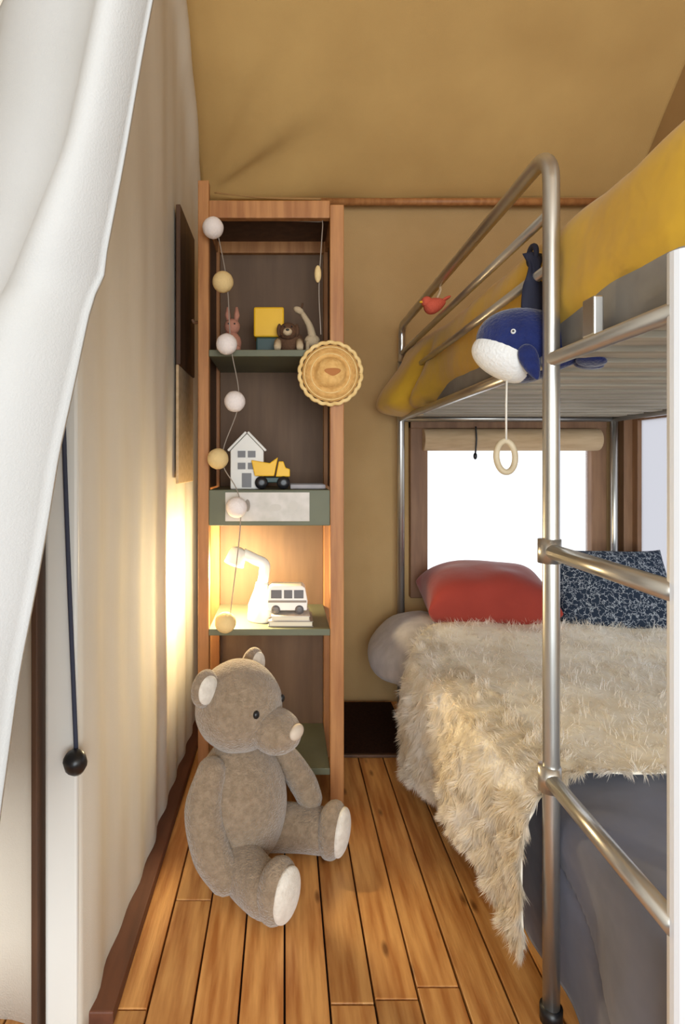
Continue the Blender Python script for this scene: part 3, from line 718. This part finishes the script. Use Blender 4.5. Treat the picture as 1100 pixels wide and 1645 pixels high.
for z in (1.339,):
    part(MB().tube([(BX, YN, z), (BX, YF, z)], 0.0145, 12), 'side_rail')
    part(MB().tube([(BXR, YN, z), (BXR, YF, z)], 0.0145, 12), 'side_rail')
    part(MB().tube([(BX, YF, z), (BXR, YF, z)], 0.0145, 12), 'end_rail')
    part(MB().tube([(BX, YN, z), (BXR, YN, z)], 0.0145, 12), 'end_rail')
for x in (BX, BXR):
    xx = x + (0.10 if x == BX else -0.02)
    part(MB().tube([(xx, YN, 0.20), (xx, YF, 0.20)], 0.0145, 12), 'lower_side_rail')
part(MB().tube([(BX, YF, 0.20), (BXR, YF, 0.20)], 0.0145, 12), 'lower_end_rail')
part(MB().tube([(BX, YF, 1.62), (BXR, YF, 1.62)], 0.0145, 12), 'end_rail')
for z in (0.952, 0.492):
    part(MB().tube([(BX - 0.004, YN, z), (BX - 0.004, YLAD, z)], 0.0155, 14), 'rung')
    part(MB().tube([(BX - 0.004, YLAD - 0.001, z - 0.024), (BX - 0.004, YLAD - 0.001, z + 0.024)], 0.0225, 16), 'rung_collar')
part(MB().tube([(BX, YLAD, 0.0), (BX, YLAD, 0.03)], 0.022, 16), 'rubber_foot', M_BLACK)
for y in (1.02,):
    under(MB().box(BX - 0.006, BX + 0.012, y - 0.02, y + 0.02, 1.352, 1.42).build('bracket', M_METAL, bevel=0.003), bed)
ns = 15
for i in range(ns):
    y = 0.90 + i * (2.60 - 0.90) / (ns - 1)
    under(MB().box(BX + 0.012, BXR - 0.012, y - 0.033, y + 0.033, 1.343, 1.357).build('slat', mat('pale_slat_wood', srgb(176, 168, 152), 0.7, col2=srgb(150, 142, 126), nscale=8, stretch=(0.5, 5, 5)), bevel=0.002), bed)
    under(MB().box(BX + 0.06, BXR - 0.03, y - 0.033, y + 0.033, 0.206, 0.220).build('slat', MATS['pale_slat_wood'], bevel=0.002), bed)

# ---------------------------------------------------------------- bedding
def tagm(o, label, cat, group=None): return tag(o, label, cat, group)
m1 = MB().slab(BX + 0.035, BXR - 0.02, 0.83, 2.655, 1.358, 1.475, 12, 14).build('mattress', M_MATTRESS, smooth=True, origin=(1.03, 1.74, 1.358))
tagm(m1, 'grey mattress of the upper bunk under the yellow duvet', 'mattress')
m2 = MB().slab(BX + 0.075, BXR - 0.02, 0.83, 2.655, 0.221, 0.385, 10, 14).build('mattress', M_MATTRESS, smooth=True, origin=(1.03, 1.74, 0.221))
tagm(m2, 'grey mattress of the lower bunk under the fur throw', 'mattress')
def yoff(q):
    f = sstep(2.0, 2.62, q.y); e = sstep(1.0, 0.55, q.x)
    low = sstep(1.60, 1.42, q.z)
    q = q.copy()
    q.x -= e * (0.185 * f * low + 0.05 * f * (1 - low))
    q.z -= e * 0.035 * f * low
    q.z += 0.02 * sstep(1.0, 0.8, q.y) * sstep(1.4, 1.6, q.z)
    q.z += 0.012 * nz(q.x * 4, q.y * 4, 1) * sstep(1.42, 1.6, q.z) + 0.006 * nz(q.x * 9, q.y * 9, 5)
    q.x += e * (0.010 * nz(q.y * 6, q.z * 10, 3))
    # a fold near the pillow end
    d = (q.y - 2.32) + (q.z - 1.45) * 0.9
    q.x += e * 0.04 * math.exp(-(d / 0.035) ** 2) * sstep(1.62, 1.50, q.z)
    if 0.60 < q.x < 1.47 and q.z < 1.48: q.z = 1.48
    lower = lerp_tab([(0.8, 0.03), (1.05, 0.005), (1.3, -0.022), (2.2, -0.022)], q.y)
    if q.z < 1.479 or q.x < 0.6: q.z += lower * sstep(1.55, 1.40, q.z)
    return q
du = MB().slab(BX + 0.022, BXR - 0.005, 0.755, 2.69, 1.367, 1.685, 4, 9, off=yoff, nu=120, nv=90).build('duvet', M_YELLOW, smooth=True, origin=(1.03, 1.6, 1.37))
tagm(du, 'puffy mustard yellow duvet on the upper bunk', 'duvet')

def goff(q):
    q = q.copy()
    e = sstep(0.9, 0.5, q.x)
    q.x += e * 0.10 * sstep(2.45, 2.05, q.y)
    q.z -= 0.075 * sstep(0.58, 0.80, q.x) * sstep(0.36, 0.45, q.z)
    q.z += -0.05 * e * sstep(0.50, 0.36, q.x) + 0.008 * nz(q.x * 6, q.y * 6, q.z * 6)
    return q
gd = MB().slab(0.355, BXR - 0.01, 1.95, 2.67, 0.215, 0.505, 2.6, 4, off=goff).build('duvet', M_GREYDUVET, smooth=True, origin=(0.9, 2.3, 0.22))
tagm(gd, 'pale grey duvet bulging over the far end of the lower bunk', 'duvet')

def comf(u, v):
    y = 0.74 + v * 0.72
    prof = [(0.0, (1.50, 0.405)), (0.35, (0.80, 0.425)), (0.48, (0.60, 0.42)), (0.54, (0.572, 0.40)), (0.60, (0.563, 0.36)), (1.0, (0.575, 0.035 + 0.0 * y))]
    x = lerp_tab([(t, p[0]) for t, p in prof], u); z = lerp_tab([(t, p[1]) for t, p in prof], u)
    side = sstep(0.5, 0.7, u)
    x += side * (0.012 * nz(y * 6, z * 6, 2) + 0.012 * math.sin(y * 17 + z * 6)) + side * 0.004
    # quilted seam, a shallow U on the hanging side
    zz = 0.15 + 3.0 * (y - 0.97) ** 2
    x += side * 0.010 * math.exp(-((z - zz) / 0.014) ** 2)
    z += (1 - side) * 0.012 * nz(x * 7, y * 7, 8)
    return Vector((x, y, z))
cm = MB().grid(comf, 60, 60).build('comforter', M_CHAR, smooth=True, solid=0.012, origin=(1.0, 1.0, 0.2))
tagm(cm, 'slate grey comforter hanging down behind the ladder on the lower bunk', 'comforter')

# shaggy throw
XS = [(1.16, 0.497), (1.40, 0.470), (1.72, 0.448), (2.05, 0.415), (2.3, 0.41)]
HEM = [(1.14, 0.17), (1.19, 0.13), (1.27, 0.11), (1.36, 0.12), (1.43, 0.18), (1.55, 0.15), (1.72, 0.12), (1.90, 0.08), (2.05, 0.05), (2.3, 0.05)]
def furp(u, v):
    """u: 0 at the far side of the bed top, 1 at the hanging hem; v: 0 front, 1 back"""
    # front edge: further back on the bed top, coming forward where it hangs
    yf = lerp_tab([(0, 1.26), (0.35, 1.25), (0.48, 1.24), (0.58, 1.205), (1.0, 1.185)], u)
    yk = lerp_tab([(0, 2.42), (0.36, 2.36), (0.43, 2.28), (0.50, 2.17), (0.56, 2.09), (0.65, 2.05), (1.0, 2.02)], u)
    y = yf + v * (yk - yf)
    xs = lerp_tab(XS, y); hem = lerp_tab(HEM, y)
    prof = [(0.0, (1.49, 0.45)), (0.25, (1.05, 0.458)), (0.42, (xs + 0.17, 0.462)), (0.50, (xs + 0.085, 0.452)), (0.56, (xs + 0.035, 0.425)), (0.62, (xs + 0.006, 0.375)), (0.70, (xs, 0.31)), (1.0, (xs + 0.004, hem))]
    x = lerp_tab([(t, p[0]) for t, p in prof], u); z = lerp_tab([(t, p[1]) for t, p in prof], u)
    side = sstep(0.5, 0.66, u)
    x += side * 0.014 * math.sin(y * 15 + z * 3) + 0.008 * nz(y * 6, z * 6, 4) * side
    z += (1 - side) * (0.014 * nz(x * 6, y * 6, 3) + 0.03 * sstep(1.9, 2.3, y))
    return Vector((x, y, z))
throw = empty('fur_throw', (0.5, 1.7, 0.06), 'shaggy cream fur throw draped over the side of the lower bunk', 'throw blanket')
under(MB().grid(furp, 60, 60).build('backing', M_FURBASE, smooth=True, solid=0.003), throw)
hv = []; hf = []
rr = random.Random(3)
def strand(p, d, nrm, L, w, curl):
    a = len(hv)
    side = d.cross(nrm)
    if side.length < 1e-4: side = Vector((1, 0, 0))
    side.normalize()
    side = (side + nrm * rr.uniform(-0.7, 0.7)).normalized()
    q = p.copy(); dd = d.copy()
    for i in range(4):
        ww = w * (1 - 0.30 * i)
        if i < 3:
            hv.append(q - side * ww); hv.append(q + side * ww)
        else:
            hv.append(q)
        dd = (dd + curl * 0.33 + Vector((0, 0, -0.12))).normalized()
        q = q + dd * (L / 3)
    hf.append((a, a + 1, a + 3, a + 2)); hf.append((a + 2, a + 3, a + 5, a + 4)); hf.append((a + 4, a + 5, a + 6))
NS = 52000
for i in range(NS):
    u = rr.random(); v = rr.random()
    if i % 3 == 0: u = 0.42 + 0.58 * u
    if i % 14 == 0: u = 1 - 0.02 * rr.random()
    if i % 12 == 1: v = 0.012 * rr.random()
    p = furp(u, v); e = 0.01
    pu = furp(min(1, u + e), v) - furp(max(0, u - e), v); pv = furp(u, min(1, v + e)) - furp(u, max(0, v - e))
    nrm = pu.cross(pv); nrm.normalize()
    if nrm.dot(Vector((-1, 0, 1))) < 0: nrm = -nrm
    cl = Vector((nz(p.x * 28, p.y * 28, p.z * 28), nz(p.y * 28 + 5, p.z * 28, p.x * 28), nz(p.z * 28 + 9, p.x * 28, p.y * 28)))
    if u > 0.55: t = Vector((0, -0.25, -1.0))
    else: t = Vector((-0.55, -0.55, 0))
    if v < 0.03: t = t + Vector((0, -0.6, -0.25))
    d = (t * 0.8 + nrm * 0.5 + cl * 1.1 + Vector((rr.uniform(-.3, .3), rr.uniform(-.3, .3), rr.uniform(-.3, .3)))).normalized()
    strand(p + nrm * 0.003, d, nrm, rr.uniform(0.02, 0.04), rr.uniform(0.0009, 0.0016), cl * 0.8)
me = bpy.data.meshes.new('fur_pile'); me.from_pydata([tuple(q) for q in hv], [], hf); me.materials.append(M_FUR); me.update()
fo = bpy.data.objects.new('fur_pile', me); COL.objects.link(fo); under(fo, throw); fo['kind'] = 'stuff'

# pillows
def pillow(name, w, h, t, M, m, label, seed=0, pinch=0.12):
    def surf(sgn):
        def fn(u, v):
            a = 2 * u - 1; b = 2 * v - 1
            ta = math.sin(a * PI / 2); tb = math.sin(b * PI / 2)
            k = (max(0, 1 - abs(ta) ** 2.4) ** 0.5) * (max(0, 1 - abs(tb) ** 2.4) ** 0.5)
            x = ta * w * (1 - pinch * (1 - abs(tb) ** 3) * abs(ta) ** 6 * 0.6); y = tb * h * (1 - pinch * (1 - abs(ta) ** 3) * abs(tb) ** 6)
            z = sgn * t * k ** 0.75 * (1 + 0.10 * nz(ta * 2 + seed, tb * 2, sgn))
            return M @ Vector((x, y, z))
        return fn
    mb = MB().grid(surf(1), 40, 32).grid(surf(-1), 40, 32)
    o = mb.build(name, m, smooth=True, origin=M.translation)
    tag(o, label, 'pillow'); return o
pillow('pillow', 0.262, 0.165, 0.142, Matrix.Translation((0.848, 2.46, 0.565)) @ Matrix.Rotation(math.radians(-4), 4, 'Z') @ Matrix.Rotation(math.radians(10), 4, 'X'), M_RED, 'coral red pillow at the window end of the lower bunk', 2)
pillow('pillow', 0.243, 0.205, 0.09, Matrix.Translation((1.362, 2.41, 0.585)) @ Matrix.Rotation(math.radians(-6), 4, 'Z') @ Matrix.Rotation(math.radians(58), 4, 'X'), M_PATTERN, 'dark navy pillow with pale flecked pattern leaning beside the red pillow', 5)

# ---------------------------------------------------------------- musical whale hung on the guard rail
wc = Vector((0.530, 1.262, 1.384))
wh = empty('plush_whale', wc, 'navy plush whale with a white belly and pull ring hung on the guard rail', 'plush toy')
wr_ = Matrix.Rotation(math.radians(-23), 4, 'Z') @ Matrix.Rotation(math.radians(22), 4, 'Y')
def whale_body(d):
    # head at -x, body narrowing to the tail at +x
    k = 1.0 - 0.55 * sstep(0.1, 1.0, d.x)
    return Vector((d.x, d.y * k, d.z * k + 0.12 * sstep(0.3, 1.0, d.x)))
o = MB().ell((0, 0, 0), (0.112, 0.066, 0.080), wr_, nu=36, nv=24, fn=whale_body).build('body', M_NAVY, parent=wh, smooth=True)
def belly(d):
    q = whale_body(d); return q
o = MB().ell(tuple(wr_ @ Vector((-0.016, -0.006, -0.034))), (0.094, 0.058, 0.052), wr_, nu=36, nv=24, fn=belly).build('belly', M_WHITE, parent=wh, smooth=True)
MB().ell(wr_ @ Vector((-0.034, -0.0625, 0.010)), (0.0055, 0.004, 0.0055)).build('eye', M_WHITE, parent=wh, smooth=True)
MB().ell(wr_ @ Vector((-0.034, -0.0665, 0.010)), (0.0025, 0.001, 0.0025)).build('pupil', M_BLACK, parent=wh, smooth=True)
MB().ell(wr_ @ Vector((0.022, -0.066, -0.040)), (0.040, 0.010, 0.018), wr_ @ Matrix.Rotation(math.radians(48), 4, 'Y'), fn=lambda d: Vector((d.x, d.y, d.z * (1 - 0.4 * d.x)))).build('fin', M_NAVY, parent=wh, smooth=True)
for s_ in (-1, 1):
    MB().ell(wr_ @ Vector((0.128, s_ * 0.026, 0.004)), (0.030, 0.028, 0.010), wr_ @ Matrix.Rotation(s_ * 0.6, 4, 'Z') @ Matrix.Rotation(-0.3, 4, 'Y')).build('tail_fluke', M_NAVY, parent=wh, smooth=True)
# ribbon looped over the guard rails
def ribbon(u, v):
    P = [(0.0, -0.015, 0.06), (0.004, -0.022, 0.12), (0.0, -0.026, 0.145), (0.006, -0.022, 0.175), (0.008, -0.006, 0.200)]
    pts = bezier(P, 6); q = pts[int(round(v * (len(pts) - 1)))]
    w = 0.017 + 0.006 * math.sin(v * 7)
    return Vector((q.x + (u - 0.5) * 2 * w, q.y + 0.006 * math.sin(u * 5 + v * 9), q.z))
MB().grid(ribbon, 6, 24).build('ribbon', M_DARKNAVY, parent=wh, smooth=True, solid=0.006)
MB().tube([(0.010 + 0.0 , 0.0 + 0.020 * math.sin(a), 0.198 + 0.020 * math.cos(a)) for a in [2 * PI * i / 20 for i in range(21)]], 0.006, 8, caps=False).build('clip_ring', M_DARKNAVY, parent=wh, smooth=True)
MB().tube([(-0.046, 0.0, -0.075), (-0.047, 0.0, -0.13), (-0.047, 0.0, -0.205)], 0.0022, 8).build('pull_cord', M_CORD, parent=wh, smooth=True)
MB().tube([(-0.048 + 0.0205 * math.sin(a), 0.004 * math.cos(a), -0.240 + 0.034 * math.cos(a)) for a in [2 * PI * i / 36 for i in range(37)]], 0.0066, 12, caps=False).build('pull_ring', M_RING, parent=wh, smooth=True)

# small red toy clipped further along the guard
rt = empty('plush_bird', (0.535, 2.03, 1.70), 'small faded red plush bird clipped to the far guard rail', 'plush toy')
MB().ell((-0.008, 0, -0.015), (0.040, 0.030, 0.026), Matrix.Rotation(-0.35, 4, 'Y'), fn=lambda d: Vector((d.x, d.y * (1 - 0.3 * d.x), d.z * (1 - 0.35 * d.x)))).build('body', M_REDTOY, parent=rt, smooth=True)
MB().ell((-0.038, -0.004, -0.004), (0.019, 0.019, 0.019)).build('head', M_REDTOY, parent=rt, smooth=True)
MB().ell((-0.057, -0.008, -0.006), (0.008, 0.005, 0.004)).build('beak', M_TOYYEL, parent=rt, smooth=True)
MB().ell((0.030, 0.0, 0.008), (0.020, 0.012, 0.006), Matrix.Rotation(-0.5, 4, 'Y')).build('tail', M_REDTOY, parent=rt, smooth=True)
MB().tube(bezier([(0.0, 0, 0.01), (0.012, 0, 0.04), (0.004, 0.0, 0.060), (0.0, 0.008, 0.083)], 6), 0.0045, 8).build('strap', M_TOYBEIGE, parent=rt, smooth=True)
